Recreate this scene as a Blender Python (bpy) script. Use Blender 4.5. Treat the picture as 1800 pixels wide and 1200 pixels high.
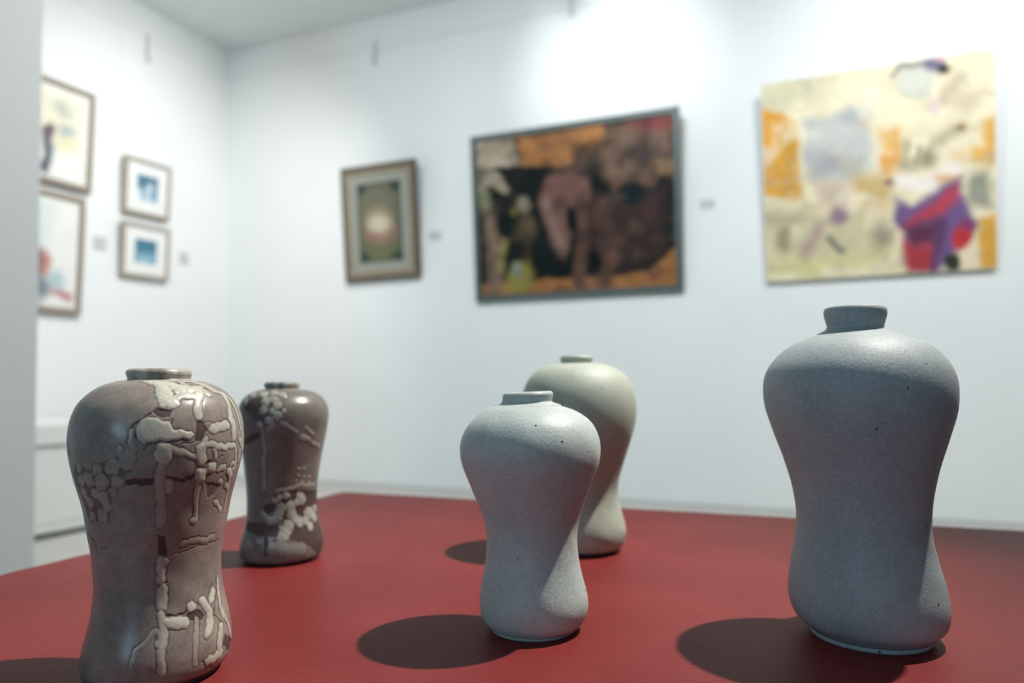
import bpy, bmesh, math, random
import numpy as np
from mathutils import Matrix, Vector

for o in list(bpy.data.objects):
    bpy.data.objects.remove(o, do_unlink=True)
scene = bpy.context.scene
COL = scene.collection

# ------------------------------------------------------------------ room frame
EYE = 0.72            # camera height above the floor
TABLE_Z = 0.52        # top of the exhibition table
ROOM_ANGLE = math.radians(23)
AX = Vector((math.cos(ROOM_ANGLE), -math.sin(ROOM_ANGLE), 0))     # along the back wall, to the right
NB = Vector((-math.sin(ROOM_ANGLE), -math.cos(ROOM_ANGLE), 0))    # from the back wall into the room
CORNER = Vector((-2.103, 5.434, 0))
ROOM_A, ROOM_B, ROOM_H = 8.0, 8.2, 3.2
def W(a, b, z=0.0):
    return CORNER + AX * a + NB * b + Vector((0, 0, z))

# ------------------------------------------------------------------ camera
cam_data = bpy.data.cameras.new('camera')
cam_data.sensor_width = 36
cam_data.lens = 26.0
cam_data.shift_y = 43 / 1800
cam_data.clip_start = 0.02
cam_data.dof.use_dof = True
cam_data.dof.focus_distance = 0.54
cam_data.dof.aperture_fstop = 3.7
cam = bpy.data.objects.new('camera', cam_data)
COL.objects.link(cam)
cam.location = (0, 0, EYE)
cam.rotation_euler = (math.radians(91.5), 0, 0)
scene.camera = cam

# ------------------------------------------------------------------ world, exposure
world = bpy.data.worlds.new('sky')
scene.world = world
world.use_nodes = True
world.node_tree.nodes['Background'].inputs[0].default_value = (0.62, 0.78, 1.0, 1)
world.node_tree.nodes['Background'].inputs[1].default_value = 1.0
scene.view_settings.view_transform = 'Standard'
scene.view_settings.look = 'None'
scene.view_settings.gamma = 1
scene.view_settings.use_curve_mapping = False
scene.view_settings.exposure = 0.0

# ------------------------------------------------------------------ large lights
WIN_A0, WIN_A1, WIN_Z0, WIN_Z1 = 2.9, 4.1, 0.9, 2.7
def area_light(name, loc, direction, sx, sy, energy, color):
    d = bpy.data.lights.new(name, 'AREA')
    d.shape = 'RECTANGLE'; d.size = sx; d.size_y = sy
    d.energy = energy; d.color = color
    o = bpy.data.objects.new(name, d); COL.objects.link(o)
    o.location = loc
    o.rotation_euler = Vector(direction).to_track_quat('-Z', 'Z').to_euler()
    return o
# daylight entering through the window in the wall behind the photographer
area_light('window_daylight', W((WIN_A0 + WIN_A1) / 2, ROOM_B - 0.03, (WIN_Z0 + WIN_Z1) / 2), -NB,
           WIN_A1 - WIN_A0 - 0.1, WIN_Z1 - WIN_Z0 - 0.1, 36, (0.50, 0.79, 1.0))
# track spotlights: (track position a,b) -> aim (a, b, z), watts, cone, blend
SPOTS = [
    # (a, b, lamp z), aim, energy, cone deg, blend, radius, colour
    ((1.30, 2.50, 3.0), W(1.15, 0, 1.35), 64, 112, 1.0, 0.06, (0.985, 0.99, 0.978)),
    ((2.90, 1.45, 3.0), W(2.95, 0, 2.62), 54, 58, 1.0, 0.04, (0.97, 0.99, 0.985)),
    ((3.05, 2.50, 3.0), W(2.95, 0, 1.35), 135, 112, 1.0, 0.06, (0.90, 0.975, 1.0)),
    ((4.70, 1.45, 3.0), W(4.60, 0, 2.50), 46, 74, 1.0, 0.04, (0.97, 0.99, 0.985)),
    ((4.80, 2.50, 3.0), W(4.70, 0, 1.30), 150, 110, 1.0, 0.06, (0.985, 0.99, 0.978)),
    ((6.50, 2.50, 3.0), W(6.50, 0, 1.05), 120, 104, 1.0, 0.06, (0.985, 0.99, 0.978)),
    ((1.95, 1.30, 3.0), W(0.0, 1.00, 1.40), 170, 112, 1.0, 0.06, (0.985, 0.99, 0.978)),
    ((3.90, 2.30, 3.0), W(1.30, 2.35, 0.85), 150, 66, 1.0, 0.06, (0.985, 0.99, 0.978)),  # added lamp that brightens the pillar face and plinth, no known source
]
# the spotlight over the table
TABLE_LAMP = Vector((1.16, 1.05, 3.06))
SPOTS.append((TABLE_LAMP, Vector((-0.19, 0.70, TABLE_Z)), 560, 36, 1.0, 0.03, (1.0, 0.94, 0.86)))

# ------------------------------------------------------------------ helpers
def lin(c):
    def f(v):
        v /= 255.0
        return v / 12.92 if v <= 0.04045 else ((v + 0.055) / 1.055) ** 2.4
    return tuple(f(v) for v in c)

def link(o, parent=None):
    COL.objects.link(o)
    if parent is not None:
        o.parent = parent
    return o

def mesh_obj(name, verts, faces, mat, parent=None, smooth=False):
    me = bpy.data.meshes.new(name)
    me.from_pydata([tuple(v) for v in verts], [], [tuple(f) for f in faces])
    me.update()
    if mat: me.materials.append(mat)
    if smooth:
        me.polygons.foreach_set('use_smooth', [True] * len(me.polygons))
    return link(bpy.data.objects.new(name, me), parent)

def bm_obj(name, bm, mat, parent=None, smooth=False):
    me = bpy.data.meshes.new(name)
    bmesh.ops.recalc_face_normals(bm, faces=bm.faces)
    bm.to_mesh(me); bm.free()
    if mat: me.materials.append(mat)
    if smooth:
        me.polygons.foreach_set('use_smooth', [True] * len(me.polygons))
    return link(bpy.data.objects.new(name, me), parent)

def add_box(bm, lo, hi, bevel=0.0, M=None):
    lo, hi = Vector(lo), Vector(hi)
    r = bmesh.ops.create_cube(bm, size=1.0)
    vs = r['verts']
    for v in vs:
        v.co = Vector(((lo.x + hi.x) / 2 + v.co.x * (hi.x - lo.x), (lo.y + hi.y) / 2 + v.co.y * (hi.y - lo.y),
                       (lo.z + hi.z) / 2 + v.co.z * (hi.z - lo.z)))
    if bevel:
        es = list({e for v in vs for e in v.link_edges})
        rb = bmesh.ops.bevel(bm, geom=es, offset=bevel, segments=2, affect='EDGES', profile=0.5)
        vs = rb['verts']
    if M is not None:
        for v in vs: v.co = M @ v.co
    return vs

def box(name, lo, hi, mat, parent=None, bevel=0.0):
    bm = bmesh.new(); add_box(bm, lo, hi, bevel)
    return bm_obj(name, bm, mat, parent)

def add_cyl(bm, p0, p1, r0, r1=None, seg=20):
    p0, p1 = Vector(p0), Vector(p1)
    r1 = r0 if r1 is None else r1
    d = (p1 - p0)
    M = Matrix.Translation((p0 + p1) / 2) @ d.to_track_quat('Z', 'Y').to_matrix().to_4x4()
    bmesh.ops.create_cone(bm, cap_ends=True, segments=seg, radius1=r0, radius2=r1, depth=d.length, matrix=M)

def empty(name, loc=(0, 0, 0), rot=(0, 0, 0)):
    o = bpy.data.objects.new(name, None)
    o.empty_display_size = 0.05
    o.location = loc; o.rotation_euler = rot
    return link(o)

def tag(o, label=None, cat=None, group=None, kind=None):
    if label: o['label'] = label
    if cat: o['category'] = cat
    if group: o['group'] = group
    if kind: o['kind'] = kind
    return o

ROOM_ROT = -ROOM_ANGLE                       # local X = along the back wall, local -Y = into the room
def room_empty(name, a, b, z=0, rot=ROOM_ROT):
    return empty(name, W(a, b, z), (0, 0, rot))
# in room coordinates a box from (a0,b0,z0) to (a1,b1,z1): local y = -b
ROOM_M = Matrix.Translation(CORNER) @ Matrix.Rotation(ROOM_ROT, 4, 'Z')
def room_box(name, boxes, mat, bevel=0.0):
    """one object whose origin is the room corner; boxes in (a, b, z) room coordinates"""
    bm = bmesh.new()
    for (a0, b0, z0, a1, b1, z1) in boxes:
        add_box(bm, (a0, -b1, z0), (a1, -b0, z1), bevel)
    o = bm_obj(name, bm, mat)
    o.matrix_world = ROOM_M
    return o

# ------------------------------------------------------------------ materials
def material(name, color=(0.8, 0.8, 0.8), rough=0.6, spec=0.5, metal=0.0):
    m = bpy.data.materials.new(name)
    m.use_nodes = True
    b = m.node_tree.nodes['Principled BSDF']
    b.inputs['Base Color'].default_value = (*color, 1)
    b.inputs['Roughness'].default_value = rough
    b.inputs['Specular IOR Level'].default_value = spec
    b.inputs['Metallic'].default_value = metal
    return m

def N(m, typ, **kw):
    n = m.node_tree.nodes.new(typ)
    for k, v in kw.items():
        if k.startswith('i_'):
            n.inputs[k[2:]].default_value = v
        else:
            setattr(n, k, v)
    return n
def Lk(m, a, b): m.node_tree.links.new(a, b)
def bsdf(m): return m.node_tree.nodes['Principled BSDF']

def coords(m, scale=(1, 1, 1)):
    tc = N(m, 'ShaderNodeTexCoord')
    mp = N(m, 'ShaderNodeMapping')
    mp.inputs['Scale'].default_value = scale
    Lk(m, tc.outputs['Object'], mp.inputs['Vector'])
    return mp.outputs['Vector']

def noise(m, vec, scale, detail=3.0, rough=0.5):
    n = N(m, 'ShaderNodeTexNoise')
    n.inputs['Scale'].default_value = scale
    n.inputs['Detail'].default_value = detail
    n.inputs['Roughness'].default_value = rough
    Lk(m, vec, n.inputs['Vector'])
    return n.outputs['Fac']

def ramp(m, fac, stops):
    r = N(m, 'ShaderNodeValToRGB')
    e = r.color_ramp.elements
    while len(e) < len(stops): e.new(0.5)
    for el, (p, c) in zip(e, stops):
        el.position = p
        el.color = (*c, 1) if len(c) == 3 else c
    Lk(m, fac, r.inputs['Fac'])
    return r.outputs['Color']

def mix(m, fac, a, b, mode='MIX'):
    n = N(m, 'ShaderNodeMix', data_type='RGBA', blend_type=mode)
    for sock, v in ((n.inputs[0], fac), (n.inputs[6], a), (n.inputs[7], b)):
        if hasattr(v, 'is_output'): Lk(m, v, sock)
        elif isinstance(v, (int, float)): sock.default_value = v
        else: sock.default_value = (*v, 1)
    return n.outputs[2]

def bump(m, height, strength, dist=0.001):
    n = N(m, 'ShaderNodeBump')
    n.inputs['Strength'].default_value = strength
    n.inputs['Distance'].default_value = dist
    Lk(m, height, n.inputs['Height'])
    Lk(m, n.outputs['Normal'], bsdf(m).inputs['Normal'])
    return n

def mat_plaster(name, color, rough=0.75):
    m = material(name, color, rough, 0.3)
    v = coords(m)
    n1 = noise(m, v, 2.2, 4)
    c = ramp(m, n1, [(0.3, tuple(x * 0.97 for x in color)), (0.7, color)])
    Lk(m, c, bsdf(m).inputs['Base Color'])
    bump(m, noise(m, v, 140, 3), 0.12, 0.002)
    return m

M_WALL = mat_plaster('white_wall_paint', (0.84, 0.86, 0.86))
M_PILLAR = mat_plaster('pillar_paint', (0.80, 0.83, 0.82))
M_WALL_DARK = mat_plaster('grey_wall_paint', (0.11, 0.12, 0.13))  # unseen front and right walls, darkened to cut fill light on the vases
M_CEIL = mat_plaster('ceiling_paint', (0.78, 0.82, 0.82))
M_FLOOR = material('polished_floor', (0.62, 0.61, 0.56), 0.35)
_v = coords(M_FLOOR)
Lk(M_FLOOR, ramp(M_FLOOR, noise(M_FLOOR, _v, 5, 5), [(0.3, (0.58, 0.57, 0.52)), (0.7, (0.66, 0.65, 0.60))]), bsdf(M_FLOOR).inputs['Base Color'])
M_TRIM = material('skirting_paint', (0.74, 0.71, 0.68), 0.5)
M_GREYLINE = material('grey_line_paint', (0.50, 0.53, 0.52), 0.6)
M_WHITEBOARD = mat_plaster('white_board_paint', (0.80, 0.81, 0.78), 0.55)
M_BLACKGAP = material('dark_gap', (0.03, 0.035, 0.03), 0.8)
M_METAL = material('white_lamp_metal', (0.7, 0.7, 0.7), 0.4)
M_HOOK = material('dull_hook_metal', (0.60, 0.62, 0.60), 0.5, 0.4)
M_GLASS = material('window_glass', (0.9, 0.95, 1.0), 0.05)
bsdf(M_GLASS).inputs['Transmission Weight'].default_value = 1.0
bsdf(M_GLASS).inputs['IOR'].default_value = 1.05
M_LENS = material('lamp_lens', (1, 1, 1), 0.3)
bsdf(M_LENS).inputs['Emission Color'].default_value = (1, 0.97, 0.92, 1)
bsdf(M_LENS).inputs['Emission Strength'].default_value = 3.0

# ------------------------------------------------------------------ room shell
def struct(o):
    o['kind'] = 'structure'
    return o
T = 0.15
struct(room_box('floor', [(-T, -T, -0.1, ROOM_A + T, ROOM_B + T, 0)], M_FLOOR))
struct(room_box('ceiling', [(-T, -T, ROOM_H, ROOM_A + T, ROOM_B + T, ROOM_H + 0.1)], M_CEIL))
struct(room_box('wall_back', [(-T, -T, 0, ROOM_A + T, 0, ROOM_H)], M_WALL))
struct(room_box('wall_left', [(-T, 0, 0, 0, ROOM_B, ROOM_H)], M_WALL))
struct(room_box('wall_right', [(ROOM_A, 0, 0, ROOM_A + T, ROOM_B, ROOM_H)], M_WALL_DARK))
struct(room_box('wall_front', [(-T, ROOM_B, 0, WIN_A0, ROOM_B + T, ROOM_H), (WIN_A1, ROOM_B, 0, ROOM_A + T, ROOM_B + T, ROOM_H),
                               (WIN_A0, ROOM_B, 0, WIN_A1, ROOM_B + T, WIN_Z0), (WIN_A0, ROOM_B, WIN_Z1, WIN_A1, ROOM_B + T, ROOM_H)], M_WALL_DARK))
# the pillar at the left edge of the view
struct(room_box('wall_pillar', [(1.54, 2.68, 0, 1.86, 3.05, ROOM_H)], M_PILLAR, 0.004))

# window behind the photographer
win = room_empty('window_1', (WIN_A0 + WIN_A1) / 2, ROOM_B + 0.08, WIN_Z0)
struct(win)
_w, _h = WIN_A1 - WIN_A0, WIN_Z1 - WIN_Z0
for x0, x1, z0, z1 in [(-_w / 2, -_w / 2 + 0.06, 0, _h), (_w / 2 - 0.06, _w / 2, 0, _h), (-_w / 2 + 0.06, _w / 2 - 0.06, 0, 0.06),
                       (-_w / 2 + 0.06, _w / 2 - 0.06, _h - 0.06, _h), (-0.025, 0.025, 0.06, _h - 0.06)]:
    box('window_frame', (x0, -0.03, z0), (x1, 0.03, z1), M_WHITEBOARD, win, 0.004)
for x0, x1 in [(-_w / 2 + 0.06, -0.025), (0.025, _w / 2 - 0.06)]:
    box('pane', (x0, -0.004, 0.06), (x1, 0.004, _h - 0.06), M_GLASS, win)

# skirting along the back and left walls: boards topped by a grey strip painting in their shadow line
def skirting(name, pieces, mats, side):
    root = empty(name); root.matrix_world = ROOM_M
    struct(root)
    for p0, p1 in pieces:
        if side == 'back':
            lo, hi = (p0, -0.016, 0.0), (p1, 0.0, 0.056)
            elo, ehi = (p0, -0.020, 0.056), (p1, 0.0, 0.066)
        else:
            lo, hi = (0.0, -p1, 0.0), (0.016, -p0, 0.056)
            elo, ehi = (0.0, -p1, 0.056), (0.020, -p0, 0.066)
        b = box('board', lo, hi, M_TRIM, root, 0.002)
        box('shadow_line', elo, ehi, M_GREYLINE, b)
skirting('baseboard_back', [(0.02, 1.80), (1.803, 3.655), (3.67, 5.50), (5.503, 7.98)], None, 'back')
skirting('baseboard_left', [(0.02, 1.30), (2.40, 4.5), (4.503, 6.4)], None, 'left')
# picture rails
struct(room_box('trim_1', [(0.0, 0.0, 2.985, ROOM_A, 0.010, 3.005)], M_WALL, 0.002))
struct(room_box('trim_2', [(0.0, 0.012, 2.985, 0.010, ROOM_B, 3.005)], M_WALL, 0.002))

# ------------------------------------------------------------------ exhibition table
def mat_red():
    m = material('red_painted_board', (0.3, 0.03, 0.03), 0.5, 0.17)
    v = coords(m, (1, 1, 1))
    vs = coords(m, (14, 90, 60))
    n1 = noise(m, v, 9, 4)
    c = ramp(m, n1, [(0.3, (0.148, 0.017, 0.017)), (0.7, (0.185, 0.025, 0.024))])
    n2 = noise(m, v, 900, 2)
    c2 = mix(m, ramp(m, n2, [(0.35, (0.75,) * 3), (0.65, (1.1,) * 3)]), c, c, 'MULTIPLY')
    c = mix(m, 1.0, c, ramp(m, n2, [(0.35, (0.80,) * 3), (0.65, (1.12,) * 3)]), 'MULTIPLY')
    # sparse small dark scuffs
    n3 = noise(m, vs, 2.4, 2)
    c = mix(m, ramp(m, n3, [(0.76, (0, 0, 0)), (0.80, (0.7,) * 3)]), c, (0.10, 0.012, 0.012))
    Lk(m, c, bsdf(m).inputs['Base Color'])
    add = N(m, 'ShaderNodeMath', operation='ADD')
    Lk(m, noise(m, vs, 2.4, 3), add.inputs[0])
    Lk(m, noise(m, v, 500, 3), add.inputs[1])
    bump(m, add.outputs[0], 0.28, 0.0012)
    return m
M_RED = mat_red()
TW, TD = 1.55, 1.02
TCORNER = Vector((-0.318, 1.397, 0))
TROT = math.radians(-20.1)
TX = Vector((math.cos(TROT), math.sin(TROT), 0)); TY = Vector((math.sin(TROT), -math.cos(TROT), 0))
table = empty('exhibition_table', TCORNER + TX * TW / 2 + TY * TD / 2, (0, 0, TROT))
tag(table, 'low box table with a dark red painted top carrying the five vases', 'table')
rng = random.Random(4)
def outline():
    pts = []
    def edge(p, q, n):
        for i in range(n):
            t = i / n
            pts.append([p[0] + (q[0] - p[0]) * t, p[1] + (q[1] - p[1]) * t])
    w, d, c = TW / 2, TD / 2, 0.006
    edge((-w + c, d), (w - c, d), 190); edge((w, d - c), (w, -d + c), 90)
    edge((w - c, -d), (-w + c, -d), 140); edge((-w, -d + c), (-w, d - c), 110)
    k = 0.0
    for i, p in enumerate(pts):
        k = 0.8 * k + rng.gauss(0, 0.0006)
        chip = 0.0016 if rng.random() < 0.03 else 0.0
        L = math.hypot(*p)
        p[0] -= p[0] / L * (k + chip); p[1] -= p[1] / L * (k + chip)
    return pts
pts = outline()
bm = bmesh.new()
n = len(pts)
rings = []
for z, s in [(TABLE_Z - 0.022, 1.0), (TABLE_Z - 0.0012, 1.0), (TABLE_Z, 0.9985)]:
    rings.append([bm.verts.new((x * s, y * s, z)) for x, y in pts])
for r0, r1 in zip(rings, rings[1:]):
    for i in range(n):
        bm.faces.new((r0[i], r0[(i + 1) % n], r1[(i + 1) % n], r1[i]))
bm.faces.new(rings[-1]); bm.faces.new(rings[0][::-1])
bm_obj('tabletop', bm, M_RED, table)
w, d = TW / 2 - 0.012, TD / 2 - 0.012
for lo, hi in [((-w, d - 0.018, 0), (w, d, TABLE_Z - 0.022)), ((-w, -d, 0), (w, -d + 0.018, TABLE_Z - 0.022)),
               ((-w, -d + 0.018, 0), (-w + 0.018, d - 0.018, TABLE_Z - 0.022)), ((w - 0.018, -d + 0.018, 0), (w, d - 0.018, TABLE_Z - 0.022))]:
    box('side_panel', lo, hi, M_RED, table, 0.002)

# ------------------------------------------------------------------ white plinth by the left wall
pl = room_empty('low_plinth', 0.02, 2.05, 0, ROOM_ROT)
tag(pl, 'low white plinth with a thick top board along the wall behind the pillar', 'plinth')
# local x = away from the wall, local y = -(b - 2.05)
box('base_board', (0.0, -0.62, 0.026), (0.665, 0.62, 0.062), M_WHITEBOARD, pl, 0.003)
box('shadow_gap', (0.0, -0.60, 0.0), (0.655, 0.60, 0.026), M_BLACKGAP, pl)
box('body', (0.0, -0.615, 0.066), (0.662, 0.615, 0.426), M_WHITEBOARD, pl, 0.003)
box('reveal', (0.0, -0.60, 0.062), (0.652, 0.60, 0.066), M_GREYLINE, pl)
box('reveal', (0.0, -0.60, 0.426), (0.645, 0.60, 0.438), M_GREYLINE, pl)
box('top_board', (0.0, -0.63, 0.438), (0.675, 0.63, 0.534), M_WHITEBOARD, pl, 0.004)

# ------------------------------------------------------------------ vases
# each profile row, from the foot up: height, radius, sideways drift of the hand-thrown axis (mm)
RIGHT = [(6.8,48.2,0.8),(12.5,54.9,0.2),(19.3,58.7,-0.9),(26.8,59.6,-1.7),(37.2,58.7,-2.5),(50.1,56.4,-3.4),(63.2,53.4,-4.0),(76.2,50.6,-4.5),(89.3,49.3,-4.3),(102.5,49.8,-4.3),(115.7,51.9,-4.6),(129.1,54.9,-5.1),(142.6,58.9,-5.8),(155.8,63.2,-6.0),(169.1,67.6,-6.4),(182.3,71.2,-7.1),(195.5,72.3,-7.1),(206.4,71.3,-7.4),(216.9,66.8,-7.1),(227.5,57.5,-6.0),(234.5,47.3,-5.4),(241.3,31.6,-6.9),(244.4,23.7,-7.8),(247.7,21.4,-7.5),(251.8,22.3,-7.5),(256.5,23.5,-7.5),(260.6,23.6,-7.5),(263.0,22.5,-7.6)]
LEFT = [(4.3,44.1,1.8),(9.1,47.7,2.3),(15.2,48.7,3.6),(22.5,48.0,4.7),(29.4,46.6,5.2),(38.7,44.4,5.4),(47.7,42.6,5.0),(56.8,41.1,4.3),(66.4,40.5,3.7),(75.5,40.7,3.0),(84.7,41.5,2.4),(94.2,42.8,2.6),(103.4,45.0,3.0),(112.5,46.3,2.8),(122.1,48.3,2.7),(131.3,50.8,2.4),(140.4,53.4,2.5),(148.0,54.9,2.6),(155.5,56.2,2.6),(162.7,56.7,2.6),(170.2,56.2,2.5),(177.8,54.9,2.4),(184.9,52.4,2.7),(190.4,48.5,2.7),(196.0,42.6,3.0),(200.0,36.1,2.6),(202.8,28.0,2.7),(204.0,20.9,2.2),(205.6,20.5,2.2),(207.7,21.2,2.1),(209.7,21.0,2.0),(211.1,19.8,2.1)]
BACKBROWN = [(-0.3,39.9,0.9),(5.0,45.2,1.3),(12.2,47.1,1.9),(23.4,45.7,2.9),(34.9,42.8,3.5),(46.0,40.1,2.9),(61.8,39.2,2.1),(76.9,39.3,1.5),(95.9,41.0,1.7),(115.0,43.5,2.3),(134.4,46.8,2.4),(153.5,49.9,2.8),(163.1,51.2,3.1),(173.0,50.7,3.4),(180.5,47.9,3.0),(188.1,41.4,2.6),(191.4,35.7,1.8),(194.7,27.7,1.4),(196.1,19.0,1.1),(198.7,19.9,0.8),(202.0,19.9,0.8),(203.3,18.7,0.7)]
SMALL = [(3.0,37.0,-1.9),(8.3,41.9,-1.7),(15.1,45.0,-1.3),(21.5,45.3,-1.1),(30.2,44.3,-1.4),(40.8,41.7,-2.0),(51.9,39.3,-2.3),(62.6,37.8,-2.6),(73.3,37.4,-2.3),(84.5,38.2,-2.9),(95.3,41.2,-3.5),(108.5,46.4,-3.3),(117.5,50.0,-4.1),(126.1,53.5,-4.4),(134.0,56.6,-4.2),(141.5,58.4,-4.4),(150.4,58.6,-4.5),(158.9,56.7,-4.3),(167.6,51.9,-3.8),(174.1,45.3,-3.3),(179.7,36.6,-4.9),(183.0,27.9,-6.5),(184.4,24.4,-7.7),(185.8,21.3,-7.4),(189.1,20.9,-6.4),(192.0,21.1,-6.2),(193.9,20.1,-6.2)]
BACKGREY = [(5.3,48.0,-2.0),(13.0,52.5,-2.3),(21.3,54.8,-2.1),(32.3,53.6,-2.6),(45.4,50.2,-4.0),(53.6,48.5,-4.3),(64.6,46.4,-4.9),(77.8,47.1,-5.6),(93.7,50.6,-5.6),(109.7,55.5,-5.6),(122.9,59.6,-5.6),(136.2,64.1,-5.3),(148.7,67.4,-5.5),(161.9,70.0,-5.6),(175.0,70.6,-5.8),(184.7,69.8,-5.9),(197.2,66.8,-6.3),(210.5,59.3,-5.8),(220.3,47.7,-5.6),(225.9,32.7,-7.9),(227.3,19.2,-8.2),(230.1,19.9,-8.2),(233.6,20.2,-7.8),(235.7,18.8,-7.8)]

def catmull(P, sub):
    P = np.asarray(P, float)
    Q = np.vstack([2 * P[0] - P[1], P, 2 * P[-1] - P[-2]])
    out = []
    for i in range(1, len(Q) - 2):
        p0, p1, p2, p3 = Q[i - 1], Q[i], Q[i + 1], Q[i + 2]
        for t in np.linspace(0, 1, sub, endpoint=False):
            out.append(0.5 * ((2 * p1) + (-p0 + p2) * t + (2 * p0 - 5 * p1 + 4 * p2 - p3) * t * t + (-p0 + 3 * p1 - 3 * p2 + p3) * t ** 3))
    out.append(Q[-2])
    return np.array(out)

def resample(P, n):
    s = np.concatenate([[0], np.cumsum(np.hypot(np.diff(P[:, 0]), np.diff(P[:, 1])))])
    t = np.linspace(0, s[-1], n)
    return np.stack([np.interp(t, s, P[:, k]) for k in range(P.shape[1])], 1)

def lathe_grid(prof, nth):
    """prof rows (z, r, off) in metres -> (rows, nth, 3); angle 0 faces local -Y"""
    ph = np.arange(nth) * 2 * np.pi / nth
    z, r, o = prof[:, 0], prof[:, 1], prof[:, 2]
    X = o[:, None] + r[:, None] * np.sin(ph); Y = -r[:, None] * np.cos(ph)
    Z = np.repeat(z[:, None], nth, 1)
    return np.stack([X, Y, Z], -1)

def grid_mesh(name, G, mat, parent, closed_bottom=False, attrs=None, keep=None, closed_top=False):
    nr, nt = G.shape[:2]
    idx = np.arange(nr * nt).reshape(nr, nt)
    a = idx[:-1]; b = np.roll(idx, -1, 1)[:-1]; c = np.roll(idx, -1, 1)[1:]; d = idx[1:]
    F = np.stack([a, b, c, d], -1).reshape(-1, 4)
    V = G.reshape(-1, 3)
    if keep is not None:
        F = F[keep[F].any(1)]
        used = np.unique(F)
        remap = -np.ones(len(V), int); remap[used] = np.arange(len(used))
        F = remap[F]; V = V[used]
        attrs = {k: v[used] for k, v in (attrs or {}).items()}
    me = bpy.data.meshes.new(name)
    faces = F.tolist()
    if closed_bottom: faces.append(idx[0][::-1].tolist())
    if closed_top: faces.append(idx[-1].tolist())
    me.from_pydata(V.tolist(), [], faces)
    me.polygons.foreach_set('use_smooth', [True] * len(me.polygons))
    for k, v in (attrs or {}).items():
        at = me.attributes.new(k, 'FLOAT', 'POINT')
        at.data.foreach_set('value', np.asarray(v, np.float32).ravel())
    me.update()
    me.materials.append(mat)
    return link(bpy.data.objects.new(name, me), parent)

def wobble(ph, z, seed, amp):
    r = np.random.RandomState(seed)
    out = np.zeros(np.broadcast(ph, z).shape)
    for k in range(7):
        m = r.randint(1, 5); fz = r.uniform(10, 60)
        out = out + r.uniform(0.3, 1) * np.sin(m * ph + fz * z + r.uniform(0, 6.28)) / 4
    for k in range(10):
        m = r.randint(5, 14); fz = r.uniform(60, 300)
        out = out + 0.10 * r.uniform(0.3, 1) * np.sin(m * ph + fz * z + r.uniform(0, 6.28))
    return out * amp

def seg_dist(P, A, B):
    """P: (...,2)"""
    d = B - A
    t = np.clip(((P - A) @ d) / max(d @ d, 1e-9), 0, 1)
    return np.hypot(*np.moveaxis(P - (A + t[..., None] * d), -1, 0))

def inside_poly(P, poly):
    """signed distance, negative inside"""
    x, y = P[..., 0], P[..., 1]
    ins = np.zeros(x.shape, bool); dist = np.full(x.shape, 1e9)
    for i in range(len(poly)):
        A, B = np.array(poly[i], float), np.array(poly[(i + 1) % len(poly)], float)
        dist = np.minimum(dist, seg_dist(P, A, B))
        c = ((A[1] > y) != (B[1] > y))
        if A[1] != B[1]:
            ins ^= c & (x < (B[0] - A[0]) * (y - A[1]) / (B[1] - A[1]) + A[0])
    return np.where(ins, -dist, dist)

def mat_stoneware(name, c_dark, c_light, rough=0.55, speck=0.5, tint=None):
    m = material(name, c_light, rough, 0.4)
    v = coords(m)
    n1 = noise(m, v, 16, 5, 0.6)
    c = ramp(m, n1, [(0.3, c_dark), (0.7, c_light)])
    n2 = noise(m, v, 420, 3, 0.6)
    c = mix(m, 1.0, c, ramp(m, n2, [(0.32, (0.86,) * 3), (0.68, (1.10,) * 3)]), 'MULTIPLY')
    # sparse dark pinholes: small Voronoi cells picked at random
    vo = N(m, 'ShaderNodeTexVoronoi', feature='F1')
    vo.inputs['Scale'].default_value = 150
    Lk(m, v, vo.inputs['Vector'])
    sep = N(m, 'ShaderNodeSeparateColor')
    Lk(m, vo.outputs['Color'], sep.inputs[0])
    pick = N(m, 'ShaderNodeMath', operation='LESS_THAN'); pick.inputs[1].default_value = 0.075 * speck
    Lk(m, sep.outputs[0], pick.inputs[0])
    near = N(m, 'ShaderNodeMath', operation='LESS_THAN'); near.inputs[1].default_value = 0.16
    Lk(m, vo.outputs['Distance'], near.inputs[0])
    both = N(m, 'ShaderNodeMath', operation='MULTIPLY')
    Lk(m, pick.outputs[0], both.inputs[0]); Lk(m, near.outputs[0], both.inputs[1])
    c = mix(m, both.outputs[0], c, (0.05, 0.05, 0.055))
    Lk(m, c, bsdf(m).inputs['Base Color'])
    sub = N(m, 'ShaderNodeMath', operation='SUBTRACT')
    add = N(m, 'ShaderNodeMath', operation='MULTIPLY_ADD')
    Lk(m, noise(m, v, 70, 4), add.inputs[0]); add.inputs[1].default_value = 0.9
    Lk(m, noise(m, v, 520, 3), add.inputs[2])
    Lk(m, add.outputs[0], sub.inputs[0]); Lk(m, both.outputs[0], sub.inputs[1])
    bump(m, sub.outputs[0], 0.35, 0.0006)
    return m

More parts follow.
